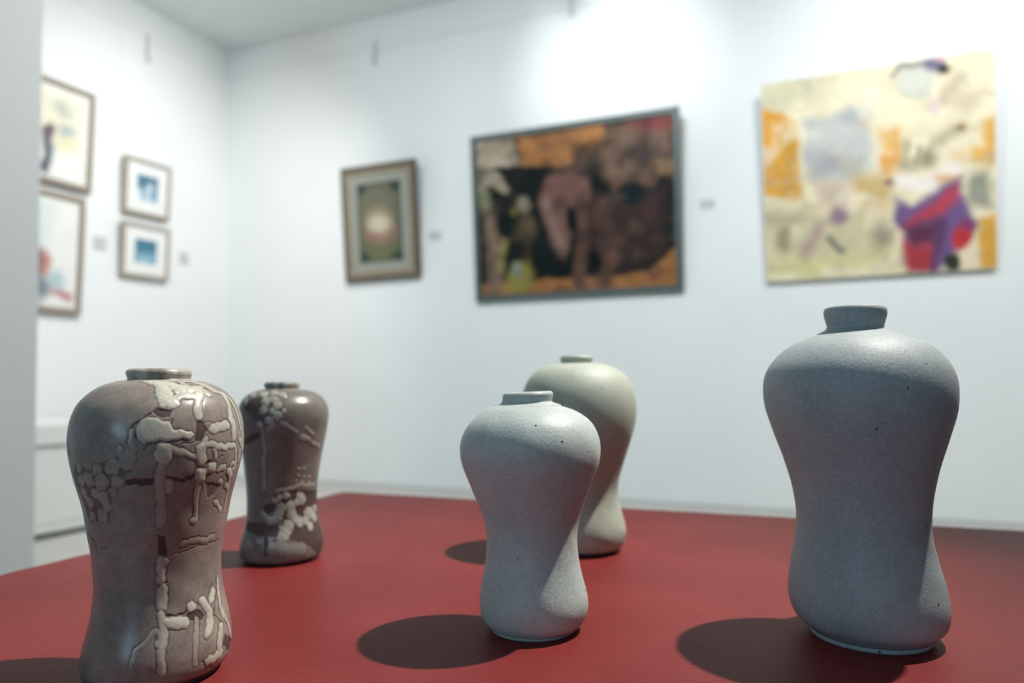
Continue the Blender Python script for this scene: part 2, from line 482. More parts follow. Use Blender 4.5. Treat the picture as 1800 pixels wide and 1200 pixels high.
def mat_crawl(name, taupe_d, taupe_l, pale_l, clay, rough):
    m = material(name, taupe_l, rough, 0.5)
    v = coords(m)
    c = ramp(m, noise(m, v, 22, 5, 0.6), [(0.3, taupe_d), (0.7, taupe_l)])
    n2 = noise(m, v, 500, 3, 0.6)
    at_p = N(m, 'ShaderNodeAttribute', attribute_name='pale')
    at_g = N(m, 'ShaderNodeAttribute', attribute_name='gap')
    c = mix(m, at_g.outputs['Fac'], c, clay)
    pm_ = N(m, 'ShaderNodeMath', operation='MULTIPLY')
    Lk(m, at_p.outputs['Fac'], pm_.inputs[0]); Lk(m, ramp(m, noise(m, v, 55, 4, 0.65), [(0.30, (0.55,) * 3), (0.62, (1.0,) * 3)]), pm_.inputs[1])
    c = mix(m, 1.0, c, ramp(m, noise(m, v, 75, 5, 0.7), [(0.35, (0.80, 0.79, 0.78)), (0.65, (1.06,) * 3)]), 'MULTIPLY')
    c = mix(m, pm_.outputs[0], c, pale_l)
    c = mix(m, 1.0, c, ramp(m, n2, [(0.32, (0.85,) * 3), (0.68, (1.10,) * 3)]), 'MULTIPLY')
    Lk(m, c, bsdf(m).inputs['Base Color'])
    r = N(m, 'ShaderNodeMath', operation='MULTIPLY_ADD')
    Lk(m, at_g.outputs['Fac'], r.inputs[0]); r.inputs[1].default_value = 0.35; r.inputs[2].default_value = rough
    Lk(m, r.outputs[0], bsdf(m).inputs['Roughness'])
    bump(m, noise(m, v, 160, 3), 0.12, 0.0006)
    return m

def vase(name, rows, base, dr, rf, n_neck, mat, m_foot, label, group, nth=160, nrow=220, seed=1, tilt=0.0, glaze=None,
         wob=0.0004, foot_h=0.0042, m_glaze=None):
    root = empty(name, (base[0], base[1], TABLE_Z), (0, 0, math.atan2(dr[1], dr[0])))
    tag(root, label, 'vase', group)
    P = np.array([r[:3] for r in rows], float) / 1000
    P[:, 0] = np.maximum(P[:, 0], 0.0028)
    body_p = P[:len(P) - n_neck]
    neck_p = P[len(P) - n_neck - 1:]
    o = body_p[:, 2].copy()
    for _ in range(2):
        o[1:-1] = (o[:-2] + 2 * o[1:-1] + o[2:]) / 4
    body_p[:, 2] = o
    B = resample(catmull(body_p, 10), nrow)
    rs_ = B[:, 1].copy()
    for _ in range(int(90 * (nrow / 220) ** 2)):
        rs_[1:-1] = (rs_[:-2] + 2 * rs_[1:-1] + rs_[2:]) / 4
    kf = np.clip((B[-1, 0] - B[:, 0]) / 0.02, 0, 1) * np.clip((B[:, 0] - B[0, 0]) / 0.012, 0, 1)
    B[:, 1] += kf * (rs_ - B[:, 1])
    # underside: curls in to the foot
    b0 = B[0]
    under = [(0.0022, rf - 0.006, b0[2]), (0.0022, rf - 0.0015, b0[2])]
    prof = np.vstack([under, B])
    G = lathe_grid(prof, nth)
    ph = np.arange(nth) * 2 * np.pi / nth
    phg, zg = np.broadcast_arrays(ph[None, :], prof[:, 0][:, None])
    nx, ny = np.sin(phg), -np.cos(phg)
    # outward normals from the profile slope
    dz = np.gradient(prof[:, 0]); drr = np.gradient(prof[:, 1])
    ln = np.hypot(dz, drr) + 1e-9
    nr_, nz_ = (dz / ln)[:, None], (-drr / ln)[:, None]
    NRM = np.stack([nx * nr_, ny * nr_, np.broadcast_to(nz_, nx.shape)], -1)
    fade = np.clip(np.minimum((prof[:, 0] - 0.002) / 0.02, (prof[-1, 0] - prof[:, 0]) / 0.012), 0, 1)[:, None]
    G = G + NRM * (wobble(phg, zg, seed, wob) * fade)[..., None]
    attrs = None
    if glaze:
        s_arc = np.concatenate([[0], np.cumsum(np.hypot(np.diff(prof[:, 0]), np.diff(prof[:, 1])))]) * 1000
        zmm = prof[:, 0] * 1000
        top = np.argmax(zmm)
        arc_of = lambda z: float(np.interp(z, zmm[2:], s_arc[2:]))
        rmm = prof[:, 1] * 1000
        pale = np.zeros(phg.shape); hgt = np.zeros(phg.shape); gap = np.zeros(phg.shape)
        rs = np.random.RandomState(seed)
        # organic wander of the glaze edges
        wu = sum(rs.uniform(0.15, 0.45) * np.sin(k * phg + rs.uniform(90, 260) * s_arc[:, None] / 1000 + rs.uniform(0, 6)) for k in (9, 17, 31, 47))
        wv = sum(rs.uniform(0.15, 0.45) * np.sin(k * phg + rs.uniform(90, 260) * s_arc[:, None] / 1000 + rs.uniform(0, 6)) for k in (11, 19, 29, 53))
        wr = 1 + 0.05 * sum(np.sin(k * phg + fz * s_arc[:, None] + q0) for k, fz, q0 in ((23, 0.75, 0.4), (37, -1.1, 2.0), (14, 0.45, 4.1), (52, 0.9, 1.2)))
        for half in (0, 180):
            deg = (np.degrees(phg) - half + 180) % 360 - 180
            for kind, pts, rad, a in glaze:
                q = [(np.radians(p[0]), arc_of(min(p[1], zmm[-1]))) for p in pts]
                vlo = min(p[1] for p in q) - rad - 3; vhi = max(p[1] for p in q) + rad + 3
                rows_i = np.where((s_arc >= vlo) & (s_arc <= vhi))[0]
                if len(rows_i) == 0: continue
                i0, i1 = rows_i[0], rows_i[-1] + 1
                rr = rmm[i0:i1, None]
                rm = float(np.mean([np.interp(p[1], s_arc, rmm) for p in q]))
                U = np.radians(deg[i0:i1]) * (0.5 * rr + 0.5 * rm) + wu[i0:i1]
                Vv = np.broadcast_to(s_arc[i0:i1, None], U.shape) + wv[i0:i1]
                PT = np.stack([U, Vv], -1)
                qq = [np.array((p[0] * (0.5 * float(np.interp(p[1], s_arc, rmm)) + 0.5 * rm), p[1])) for p in q]
                if kind in 'sg':
                    dd = np.min([seg_dist(PT, qq[i], qq[i + 1]) for i in range(len(qq) - 1)], 0)
                    if kind == 's':
                        dd = dd / wr[i0:i1]
                        tt = np.clip(1 - (dd / rad) ** 2, 0, 1)
                        h = np.sqrt(tt) * min(1.0, rad / 4.0)
                        hgt[i0:i1] = np.maximum(hgt[i0:i1], h * (0.45 + 0.55 * a))
                        e = np.clip((rad - dd) / 0.7, 0, 1)
                        pale[i0:i1] = np.maximum(pale[i0:i1], e * a * (0.55 + 0.45 * np.sqrt(tt)))
                        rim = np.clip(1 - np.abs(dd - rad - 0.25) / 0.5, 0, 1) * 0.6
                        gap[i0:i1] = np.maximum(gap[i0:i1], rim)
                    else:
                        gap[i0:i1] = np.maximum(gap[i0:i1], a * np.clip((rad - dd) / 0.5, 0, 1))
                else:
                    sd = inside_poly(PT, qq)
                    if kind == 'p':
                        gap[i0:i1] = np.maximum(gap[i0:i1], a * np.clip(-sd / 0.6, 0, 1))
                    else:
                        h = np.clip(-sd / 2.2, 0, 1); h = np.sqrt(1 - (1 - h) ** 2)
                        hgt[i0:i1] = np.maximum(hgt[i0:i1], 0.8 * h)
                        pale[i0:i1] = np.maximum(pale[i0:i1], a * np.clip(-sd / 0.7, 0, 1))
                        gap[i0:i1] = np.maximum(gap[i0:i1], 0.75 * np.clip(1 - np.abs(sd - 0.25) / 0.5, 0, 1))
        gap = gap * (1 - np.clip(hgt * 8, 0, 1))
        hmm = np.where(hgt > 0.001, -0.12 + 0.9 * hgt, 0)
        body_d = -0.45 * gap / 1000
        G2 = G + NRM * (hmm / 1000)[..., None]
        G = G + NRM * body_d[..., None]
        attrs = {'pale': np.zeros(pale.size), 'gap': gap.ravel()}
    grid_mesh('body', G, mat, root, closed_bottom=True, attrs=attrs)
    if glaze:
        keep = (hgt.ravel() > 0.001)
        grid_mesh('glaze_trails', G2, m_glaze or mat, root, attrs={'pale': pale.ravel(), 'gap': gap.ravel()}, keep=keep)
    # neck with a rolled lip, open inside
    Nk = catmull(neck_p, 6)
    t = 0.0042
    zt, rt, ot = Nk[-1]
    rn = Nk[:, 1].min()
    lip = [(zt + 0.0006, rt - 0.0012, ot), (zt + 0.0004, rt - 0.0030, ot), (zt - 0.0012, rt - t, ot),
           (neck_p[1][0], rn - t, ot), (neck_p[0][0] - 0.004, rn - t + 0.002, ot), (neck_p[0][0] - 0.012, rn + 0.006, ot),
           (0.75 * zt, 0.85 * body_p[:, 1].max(), ot * 0.9), (0.5 * zt, 0.80 * body_p[:, 1].min(), ot * 0.6), (0.012, 0.8 * rf, 0), (0.010, 0.002, 0)]
    first = Nk[0].copy(); first[0] -= 0.0045; first[1] -= 0.0005
    prof_n = np.vstack([[first], Nk, lip])
    GN = lathe_grid(prof_n, min(nth, 160))
    if tilt:
        k = np.clip((GN[..., 2] - neck_p[0][0] + 0.004) / 0.006, 0, 1)
        GN[..., 2] += k * tilt * (GN[..., 0] - ot)
    na = {'pale': np.zeros(GN.shape[0] * GN.shape[1]), 'gap': np.zeros(GN.shape[0] * GN.shape[1])} if glaze else None
    if glaze:
        rr = np.random.RandomState(seed + 5)
        phn = np.arange(GN.shape[1]) * 2 * np.pi / GN.shape[1]
        band = 0.5 + 0.5 * sum(np.sin(k * phn + rr.uniform(0, 6)) / 2 for k in (3, 5, 8, 13))
        na['pale'] = np.tile(np.clip(band, 0, 1) * 0.55 + 0.15, (GN.shape[0], 1)).ravel()
        na['gap'] = np.tile(np.clip(-band * 2 + 0.3, 0, 0.8), (GN.shape[0], 1)).ravel()
        GN[:len(Nk) + 3, :, :2] *= (1 + 0.012 * np.clip(band, -1, 1))[None, :, None]
    grid_mesh('neck', GN, mat, root, attrs=na, closed_top=True)
    # foot ring
    ob = B[0][2]
    fr = np.array([(0.0022, rf - 0.007, ob), (0.0, rf - 0.006, ob), (0.0, rf - 0.0008, ob), (0.0008, rf, ob), (foot_h * 0.7, rf + 0.0003, ob),
                   (foot_h, rf - 0.0006, ob), (foot_h + 0.0004, rf - 0.004, ob)])
    grid_mesh('foot_ring', lathe_grid(fr, min(nth, 128)), m_foot, root)
    return root

M_GREY_A = mat_stoneware('pale_grey_stoneware', (0.355, 0.42, 0.415), (0.455, 0.505, 0.485), 0.5, 0.8)
M_GREY_B = mat_stoneware('blue_grey_stoneware', (0.26, 0.31, 0.325), (0.345, 0.39, 0.398), 0.55, 0.5)
M_GREY_C = mat_stoneware('green_grey_stoneware', (0.335, 0.385, 0.325), (0.43, 0.475, 0.40), 0.55, 0.4)
M_CRAWL_A = mat_crawl('taupe_crawl_glaze', (0.19, 0.166, 0.146), (0.32, 0.278, 0.245), (0.55, 0.55, 0.47), (0.075, 0.045, 0.042), 0.30)
M_CRAWL_B = mat_crawl('dark_taupe_crawl_glaze', (0.135, 0.126, 0.112), (0.19, 0.176, 0.155), (0.46, 0.46, 0.40), (0.055, 0.028, 0.024), 0.30)
M_CLAY = material('dark_clay', (0.06, 0.05, 0.05), 0.8)

GLAZE_LEFT = [
 ('s',[(-13,202.6),(0,200.8),(3,193.9)],4.76,1),
 ('s',[(3,192.9),(6,189.1)],5.89,1),
 ('s',[(-19,204.4),(1,204.0),(11,200.8),(16,196.3)],3.46,1),
 ('s',[(11,199.0),(22,198.1),(34,197.2),(33,194.9)],4.33,1),
 ('s',[(11,192.0),(18,193.3),(29,191.9)],3.29,1),
 ('s',[(29,192.7),(26,184.9),(26,178.8)],2.86,1),
 ('s',[(25,204.0),(40,202.6),(48,200.8),(52,197.1)],2.25,0.8),
 ('s',[(52,197.1),(61,193.4),(59,187.8),(54,177.7),(57,173.0),(56,162.9)],2.42,0.8),
 ('s',[(66,195.1),(66,187.7),(68,177.3),(68,167.9)],1.73,0.8),
 ('q',[(-12,178.0),(-6,179.9),(6,176.0),(9,170.8),(19,170.5),(21,167.9),(19,164.9),(10,164.0),(-1,164.8),(-10,162.9),(-13,165.5),(-14,172.2)],0.0,0.9),
 ('s',[(36,170.5),(48,172.5)],3.46,0.95),
 ('s',[(26,160.5),(33,161.0),(40,158.7),(49,157.5),(58,158.0)],2.42,0.85),
 ('s',[(26,159.6),(26,153.6),(28,149.9)],3.12,0.9),
 ('s',[(2,159.2),(2,155.0)],5.02,0.75),
 ('s',[(2,154.0),(1,145.5),(1,132.4),(2,119.1),(2,110.7)],3.12,0.28),
 ('s',[(8,159.0),(15,155.1),(23,152.8)],2.25,0.6),
 ('s',[(36,144.7),(36,144.2)],3.9,0.9),
 ('s',[(27,142.0),(27,139.3)],3.98,0.85),
 ('s',[(43,143.1),(48,144.5)],2.42,0.7),
 ('s',[(55,140.1),(59,135.9)],3.12,0.8),
 ('s',[(47,134.4),(48,133.9)],2.42,0.7),
 ('s',[(56,130.7),(60,128.4)],2.42,0.7),
 ('s',[(27,138.4),(27,130.3),(28,118.5),(28,112.2)],2.25,0.55),
 ('s',[(27,110.1),(27,109.6)],2.68,0.75),
 ('s',[(68,153.7),(69,147.1)],2.42,0.7),
 ('s',[(46,119.9),(55,114.2)],2.25,0.7),
 ('s',[(62,145.8),(56,144.1)],1.9,0.6),
 ('s',[(63,126.1),(63,117.7),(64,112.0)],1.9,0.5),
 ('p',[(-62,151.1),(-47,146.6),(-36,152.0),(-23,156.5),(-14,149.5),(-23,141.1),(-25,134.1),(-31,132.4),(-38,112.0),(-63,109.9),(-69,126.7),(-71,142.5)],0.0,0.55),
 ('s',[(-50,140.5),(-50,139.7)],4.85,0.16),
 ('s',[(-38,138.8),(-38,138.0)],5.2,0.16),
 ('s',[(-27,139.0),(-27,138.2)],3.98,0.16),
 ('s',[(-41,146.0),(-41,145.3)],3.64,0.16),
 ('s',[(-29,149.2),(-29,148.5)],4.68,0.16),
 ('s',[(-20,151.7),(-20,151.1)],5.02,0.16),
 ('s',[(-58,148.3),(-58,147.5)],3.64,0.16),
 ('s',[(-60,139.0),(-59,138.4)],3.64,0.16),
 ('s',[(-47,131.4),(-46,130.7)],3.98,0.16),
 ('s',[(-60,130.7),(-59,129.9)],3.12,0.16),
 ('s',[(-40,128.6),(-40,127.8)],3.64,0.16),
 ('s',[(-55,123.4),(-55,122.7)],3.64,0.16),
 ('s',[(-39,122.9),(-39,122.1)],3.46,0.16),
 ('s',[(-44,116.2),(-44,115.4)],4.33,0.16),
 ('s',[(-57,114.8),(-57,114.2)],3.46,0.16),
 ('s',[(-31,132.4),(-31,131.6)],2.94,0.16),
 ('s',[(-17,155.4),(-16,154.8)],3.46,0.16),
 ('s',[(-23,158.1),(-23,157.4)],3.12,0.16),
 ('s',[(-58,126.9),(-57,126.1)],2.6,0.16),
 ('p',[(-6,182.9),(-2,186.2),(8,184.3),(6,178.5),(-3,179.5)],0.0,1),
 ('p',[(23,176.3),(29,176.2),(32,170.7),(28,167.4),(27,163.1),(21,163.5),(21,168.6)],0.0,1),
 ('p',[(-22,140.6),(-11,141.2),(-2,140.5),(-2,135.9),(-12,136.1),(-22,136.3)],0.0,1),
 ('g',[(6,140.9),(14,138.8),(20,138.8)],1.73,0.9),
 ('g',[(21,139.9),(25,143.9),(34,149.4)],1.21,0.9),
 ('g',[(-19,172.2),(-12,177.1),(-6,182.1)],0.87,0.9),
 ('g',[(-17,173.8),(-14,167.2)],1.13,0.9),
 ('g',[(-10,159.6),(-3,164.4),(6,164.0),(18,164.3)],0.95,0.8),
 ('g',[(-80,174.4),(-85,183.2),(-77,189.7)],1.04,0.9),
 ('g',[(-75,165.1),(-71,154.8)],1.04,0.8),
 ('g',[(-17,144.4),(-27,148.0),(-34,143.6)],0.87,0.8),
 ('p',[(31,135.4),(49,132.4),(43,124.0),(36,123.1)],0.0,0.6),
 ('g',[(29,175.2),(38,174.9),(51,177.4)],0.69,0.6),
 ('g',[(7,159.9),(23,163.4)],0.61,0.6),
 ('s',[(36,157.2),(38,151.7)],1.73,0.6),
 ('s',[(59,157.2),(64,145.6),(61,140.3)],1.9,0.6),
 ('s',[(59,135.0),(63,126.1)],2.08,0.55),
 ('s',[(65,162.3),(75,154.0)],1.9,0.6),
 ('s',[(29,164.8),(27,161.4)],2.08,0.8),
 ('s',[(34,143.0),(30,140.8)],2.25,0.7),
 ('s',[(25,201.7),(28,198.9),(43,199.0)],1.9,0.6),
 ('s',[(39,196.3),(42,193.5)],2.08,0.7),
 ('s',[(7,137.4),(7,131.2)],2.25,0.35),
 ('s',[(-17,171.4),(-17,164.0),(-15,158.9)],2.08,0.3),
 ('g',[(8,177.6),(7,172.5)],0.78,0.8),
 ('g',[(24,149.2),(15,153.4),(8,154.7)],0.69,0.7),
 ('g',[(30,148.8),(44,152.0)],0.69,0.7),
 ('g',[(20,137.3),(27,131.2)],0.61,0.6),
 ('p',[(-1,103.9),(5,102.4),(7,87.9),(-1,88.3)],0.0,1),
 ('g',[(-1,69.4),(3,69.4),(7,70.8)],0.78,0.9),
 ('g',[(5,49.7),(11,48.1),(20,50.1)],1.13,0.9),
 ('p',[(19,47.9),(32,49.9),(38,44.3),(35,41.5),(23,43.0)],0.0,1),
 ('p',[(59,27.9),(84,15.4),(75,9.2),(55,20.1)],0.0,0.9),
 ('g',[(52,62.7),(55,52.4),(49,41.9),(60,34.3)],0.69,0.8),
 ('g',[(8,88.3),(20,89.9),(40,91.5),(67,91.3)],0.69,0.6),
 ('g',[(-69,100.9),(-60,95.4),(-60,89.3)],0.95,0.8),
 ('g',[(33,15.7),(57,4.6),(69,8.7)],0.87,0.7),
 ('g',[(-52,94.2),(-46,94.6)],0.78,0.7),
 ('g',[(17,95.4),(19,92.6)],0.78,0.7),
 ('s',[(20,95.2),(34,95.2),(53,95.0)],2.42,0.3),
 ('s',[(38,54.1),(44,46.6),(42,37.2),(38,32.2)],3.29,0.95),
 ('s',[(52,57.7),(49,52.4)],2.77,0.95),
 ('s',[(26,51.6),(27,51.3)],3.2,0.95),
 ('s',[(6,44.5),(17,43.4)],4.16,0.9),
 ('s',[(65,65.2),(60,46.0),(63,39.5)],1.9,0.9),
 ('s',[(66,37.0),(75,20.5)],1.73,0.9),
 ('s',[(55,33.4),(51,24.6),(52,18.1)],2.94,0.9),
 ('s',[(40,14.6),(54,14.5)],3.64,0.95),
 ('s',[(29,42.7),(27,32.0),(26,20.8),(27,14.7)],1.9,0.35),
 ('s',[(-5,40.8),(-11,35.7),(-18,29.9),(-21,20.5)],1.73,0.35),
 ('s',[(3,85.2),(2,73.0)],3.2,0.6),
 ('s',[(2,66.8),(1,55.0)],3.2,0.65),
 ('s',[(0,50.1),(0,41.2),(0,31.6)],3.2,0.7),
 ('s',[(0,28.3),(2,15.5)],2.86,0.6),
]
GLAZE_BACK = [
 ('s',[(-63,183.0),(-61,182.3)],5.16,0.7),
 ('s',[(-55,188.6),(-52,187.8)],4.42,0.7),
 ('s',[(-33,190.5),(-32,189.8)],5.52,0.7),
 ('s',[(-16,192.3),(-15,191.6)],5.52,0.7),
 ('s',[(-1,190.5),(-1,189.7)],5.16,0.7),
 ('s',[(-25,183.2),(-24,182.5)],5.52,0.7),
 ('s',[(-14,185.0),(-13,184.3)],4.79,0.7),
 ('s',[(-26,173.3),(-26,172.6)],5.16,0.7),
 ('s',[(-15,172.5),(-15,171.8)],4.05,0.7),
 ('s',[(-8,177.8),(-8,177.1)],4.6,0.7),
 ('s',[(-8,167.0),(-8,166.3)],5.16,0.7),
 ('s',[(0,171.5),(0,170.8)],3.31,0.7),
 ('s',[(-18,161.5),(-17,160.9)],4.79,0.7),
 ('s',[(-30,157.9),(-29,157.1)],4.05,0.7),
 ('p',[(-67,179.2),(-35,186.9),(3,174.2),(-2,163.3),(-18,154.3),(-33,156.0),(-50,170.4)],0.0,0.8),
 ('s',[(-27,150.5),(-25,137.7),(-26,124.9)],2.58,0.4),
 ('s',[(-27,121.1),(-28,85.8)],2.58,0.4),
 ('s',[(-11,156.2),(-20,150.5)],2.58,0.5),
 ('s',[(-2,158.7),(16,148.4)],2.58,0.55),
 ('s',[(24,142.2),(34,138.7)],3.68,0.65),
 ('s',[(28,153.4),(42,145.4)],2.76,0.6),
 ('s',[(42,134.5),(58,130.4)],3.31,0.6),
 ('s',[(-7,83.1),(13,85.2),(27,87.9),(60,86.3)],2.58,0.6),
 ('p',[(-15,78.6),(19,83.1),(86,77.3),(88,59.5),(79,37.3),(87,16.6),(63,4.2),(35,19.6),(15,27.1),(-8,31.8),(-73,37.2),(-79,46.5),(-36,48.0),(-1,45.5),(0,67.2)],0.0,0.9),
 ('s',[(13,64.9),(13,63.6)],6.26,0.8),
 ('s',[(14,57.5),(14,56.4)],6.26,0.8),
 ('s',[(28,75.1),(28,73.8)],5.52,0.8),
 ('s',[(34,71.7),(34,70.6)],4.79,0.8),
 ('s',[(6,77.8),(6,76.5)],3.68,0.8),
 ('s',[(-4,75.7),(-4,74.6)],3.31,0.8),
 ('s',[(-12,73.4),(-12,72.3)],3.31,0.8),
 ('s',[(23,68.9),(23,67.7)],4.05,0.8),
 ('s',[(46,55.5),(47,54.4)],7.37,0.8),
 ('s',[(64,58.4),(65,57.1)],4.79,0.8),
 ('s',[(0,34.0),(0,33.0)],6.63,0.8),
 ('s',[(3,40.1),(4,39.0)],6.63,0.8),
 ('s',[(9,44.1),(9,43.1)],6.26,0.8),
 ('s',[(25,47.6),(26,46.2)],5.16,0.8),
 ('s',[(38,48.2),(38,46.9)],5.52,0.8),
 ('s',[(46,40.9),(46,39.6)],4.79,0.8),
 ('s',[(19,51.6),(19,50.4)],4.79,0.8),
 ('s',[(58,49.6),(59,48.2)],5.52,0.8),
 ('s',[(24,107.1),(25,106.6)],2.58,0.5),
 ('s',[(33,107.4),(34,107.1)],2.58,0.5),
 ('s',[(24,99.6),(25,99.1)],2.58,0.5),
 ('s',[(34,98.0),(35,97.5)],2.58,0.5),
 ('s',[(46,96.2),(47,95.6)],2.58,0.5),
 ('s',[(21,93.2),(21,92.7)],2.58,0.5),
 ('s',[(31,91.6),(31,91.1)],2.58,0.5),
 ('s',[(44,90.6),(45,90.3)],2.58,0.5),
 ('s',[(-31,56.4),(-20,49.3),(-6,53.8),(-2,65.5)],4.42,0.5),
 ('p',[(-31,67.5),(-11,69.4),(-10,60.2),(-24,56.6),(-31,60.0)],0.0,1),
 ('g',[(-58,136.9),(-43,141.9),(-31,146.0)],3.68,0.9),
 ('g',[(-26,31.8),(-21,12.9)],2.21,0.9),
 ('s',[(-36,28.9),(-35,27.2)],3.68,0.45),
 ('s',[(-55,26.6),(-48,23.7)],3.31,0.4),
 ('s',[(-13,21.5),(25,17.3)],7.37,0.3),
]


vase('brown_vase', LEFT, (-0.2514, 0.5225), (0.9011, 0.4335), 0.042, 5, M_CRAWL_A, M_CLAY,
     'taupe vase with beaded pale glaze trails, nearest the pillar at the front', 'brown crawl glazed vases', nth=640, nrow=520, seed=3, glaze=GLAZE_LEFT)
vase('brown_vase', BACKBROWN, (-0.2685, 0.8612), (0.9547, 0.2977), 0.0367, 4, M_CRAWL_B, M_CLAY,
     'darker brown vase with pale glaze cells, behind the front taupe vase', 'brown crawl glazed vases', nth=420, nrow=340, seed=8, glaze=GLAZE_BACK)
vase('grey_vase', SMALL, (0.0193, 0.616), (0.9995, -0.0312), 0.0351, 5, M_GREY_A, M_GREY_A,
     'smallest pale grey stoneware vase, standing in front of another grey vase', 'grey stoneware vases', seed=11, tilt=0.05)
vase('grey_vase', BACKGREY, (0.0875, 0.9088), (0.9954, -0.0959), 0.0417, 4, M_GREY_C, M_CLAY,
     'greenish grey vase partly hidden behind the smallest grey vase', 'grey stoneware vases', seed=15)
vase('grey_vase', RIGHT, (0.2862, 0.598), (0.902, -0.4318), 0.0448, 6, M_GREY_B, M_GREY_B,
     'tallest blue-grey stoneware vase, alone at the right of the table', 'grey stoneware vases', seed=21)

# ------------------------------------------------------------------ pictures
def vnoise(u, v, seed, octaves=4, f0=4):
    r = np.random.RandomState(seed)
    out = np.zeros(u.shape); amp = 1.0; tot = 0
    for k in range(octaves):
        n = int(f0 * 2 ** k) + 2
        g = r.rand(n + 2, n + 2)
        x = u * n; y = v * n
        xi = np.clip(x.astype(int), 0, n); yi = np.clip(y.astype(int), 0, n)
        fx = x - xi; fy = y - yi
        fx = fx * fx * (3 - 2 * fx); fy = fy * fy * (3 - 2 * fy)
        out += amp * ((g[yi, xi] * (1 - fx) + g[yi, xi + 1] * fx) * (1 - fy) + (g[yi + 1, xi] * (1 - fx) + g[yi + 1, xi + 1] * fx) * fy)
        tot += amp; amp *= 0.55
    return out / tot - 0.5

def homography(quad):
    """unit square (u right, v down) -> sketch coordinates TL, TR, BR, BL"""
    A = []; b = []
    for (u, v), (x, y) in zip([(0, 0), (1, 0), (1, 1), (0, 1)], quad):
        A.append([u, v, 1, 0, 0, 0, -u * x, -v * x]); b.append(x)
        A.append([0, 0, 0, u, v, 1, -u * y, -v * y]); b.append(y)
    h = np.linalg.solve(np.array(A, float), np.array(b, float))
    return np.append(h, 1).reshape(3, 3)

class Canvas:
    """paints brush shapes into the vertex colours of a finely divided sheet"""
    def __init__(self, nx, nz, quad, bg, seed, warp=14.0, k=1.0):
        self.nx, self.nz, self.k = nx, nz, k
        u, v = np.meshgrid(np.linspace(0, 1, nx), np.linspace(0, 1, nz))
        self.u, self.v, self.seed = u, v, seed
        H = homography(quad)
        w = H[2, 0] * u + H[2, 1] * v + 1
        x = (H[0, 0] * u + H[0, 1] * v + H[0, 2]) / w
        y = (H[1, 0] * u + H[1, 1] * v + H[1, 2]) / w
        self.P = np.stack([x + warp * 2 * vnoise(u, v, seed, 5, 7), y + warp * 2 * vnoise(u, v, seed + 1, 5, 7)], -1)
        self.c = np.zeros((nz, nx, 3)); self.c[:] = lin(bg)
    def lay(self, mask, col):
        self.c += mask[..., None] * (np.array(lin(col)) - self.c)
    def poly(self, col, *pts, soft=10, a=1.0):
        soft = soft * self.k
        self.lay(a * np.clip(0.5 - inside_poly(self.P, pts) / soft, 0, 1), col)
    def ell(self, col, x, y, rx, ry, soft=0.35, a=1.0):
        d = np.hypot((self.P[..., 0] - x) / rx, (self.P[..., 1] - y) / ry)
        self.lay(a * np.clip((1 + soft / 2 - d) / soft, 0, 1), col)
    def line(self, col, r, *pts, soft=8, a=1.0):
        soft = min(soft * self.k, r * 1.8)
        d = np.min([seg_dist(self.P, np.array(p, float), np.array(q, float)) for p, q in zip(pts, pts[1:])], 0)
        self.lay(a * np.clip((r - d) / soft + 0.5, 0, 1), col)
    def mottle(self, amt, f0=8, seed=0):
        n = vnoise(self.u, self.v, self.seed + 10 + seed, 5, f0)
        self.c *= np.clip(1 + amt * 2 * n, 0.2, 2)[..., None]
    def glaze(self, col, amt, f0, seed, lo=0.05):
        """irregular washes of a second colour"""
        n = vnoise(self.u, self.v, self.seed + 20 + seed, 5, f0)
        self.lay(amt * np.clip((n - lo) / 0.12, 0, 1), col)
    def grey(self, amt, gain=1.0):
        l = self.c.mean(-1, keepdims=True)
        self.c = (self.c + amt * (l - self.c)) * gain
    def build(self, name, x0, x1, z0, z1, y, mat, parent):
        nx, nz = self.nx, self.nz
        xs = np.linspace(x0, x1, nx); zs = np.linspace(z1, z0, nz)
        X, Z = np.meshgrid(xs, zs)
        V = np.stack([X, np.full(X.shape, y), Z], -1).reshape(-1, 3)
        i = np.arange(nx * nz).reshape(nz, nx)
        F = np.stack([i[1:, :-1], i[1:, 1:], i[:-1, 1:], i[:-1, :-1]], -1).reshape(-1, 4)
        me = bpy.data.meshes.new(name)
        me.from_pydata(V.tolist(), [], F.tolist())
        at = me.color_attributes.new('paint', 'FLOAT_COLOR', 'POINT')
        rgba = np.ones((nx * nz, 4), np.float32); rgba[:, :3] = np.clip(self.c, 0, 1).reshape(-1, 3)
        at.data.foreach_set('color', rgba.ravel())
        me.update(); me.materials.append(mat)
        return link(bpy.data.objects.new(name, me), parent)

def mat_paint(name, rough, gain=1.0):
    m = material(name, (0.5, 0.5, 0.5), rough, 0.12)
    a = N(m, 'ShaderNodeAttribute', attribute_name='paint')
    v = coords(m)
    c = mix(m, 1.0, a.outputs['Color'], (gain,) * 3, 'MULTIPLY')
    Lk(m, c, bsdf(m).inputs['Base Color'])
    bump(m, noise(m, v, 220, 3), 0.25, 0.001)
    return m
M_PAINT = mat_paint('brushed_paint', 0.55, 1.05)
M_PRINT = mat_paint('printed_sheet', 0.25, 1.05)

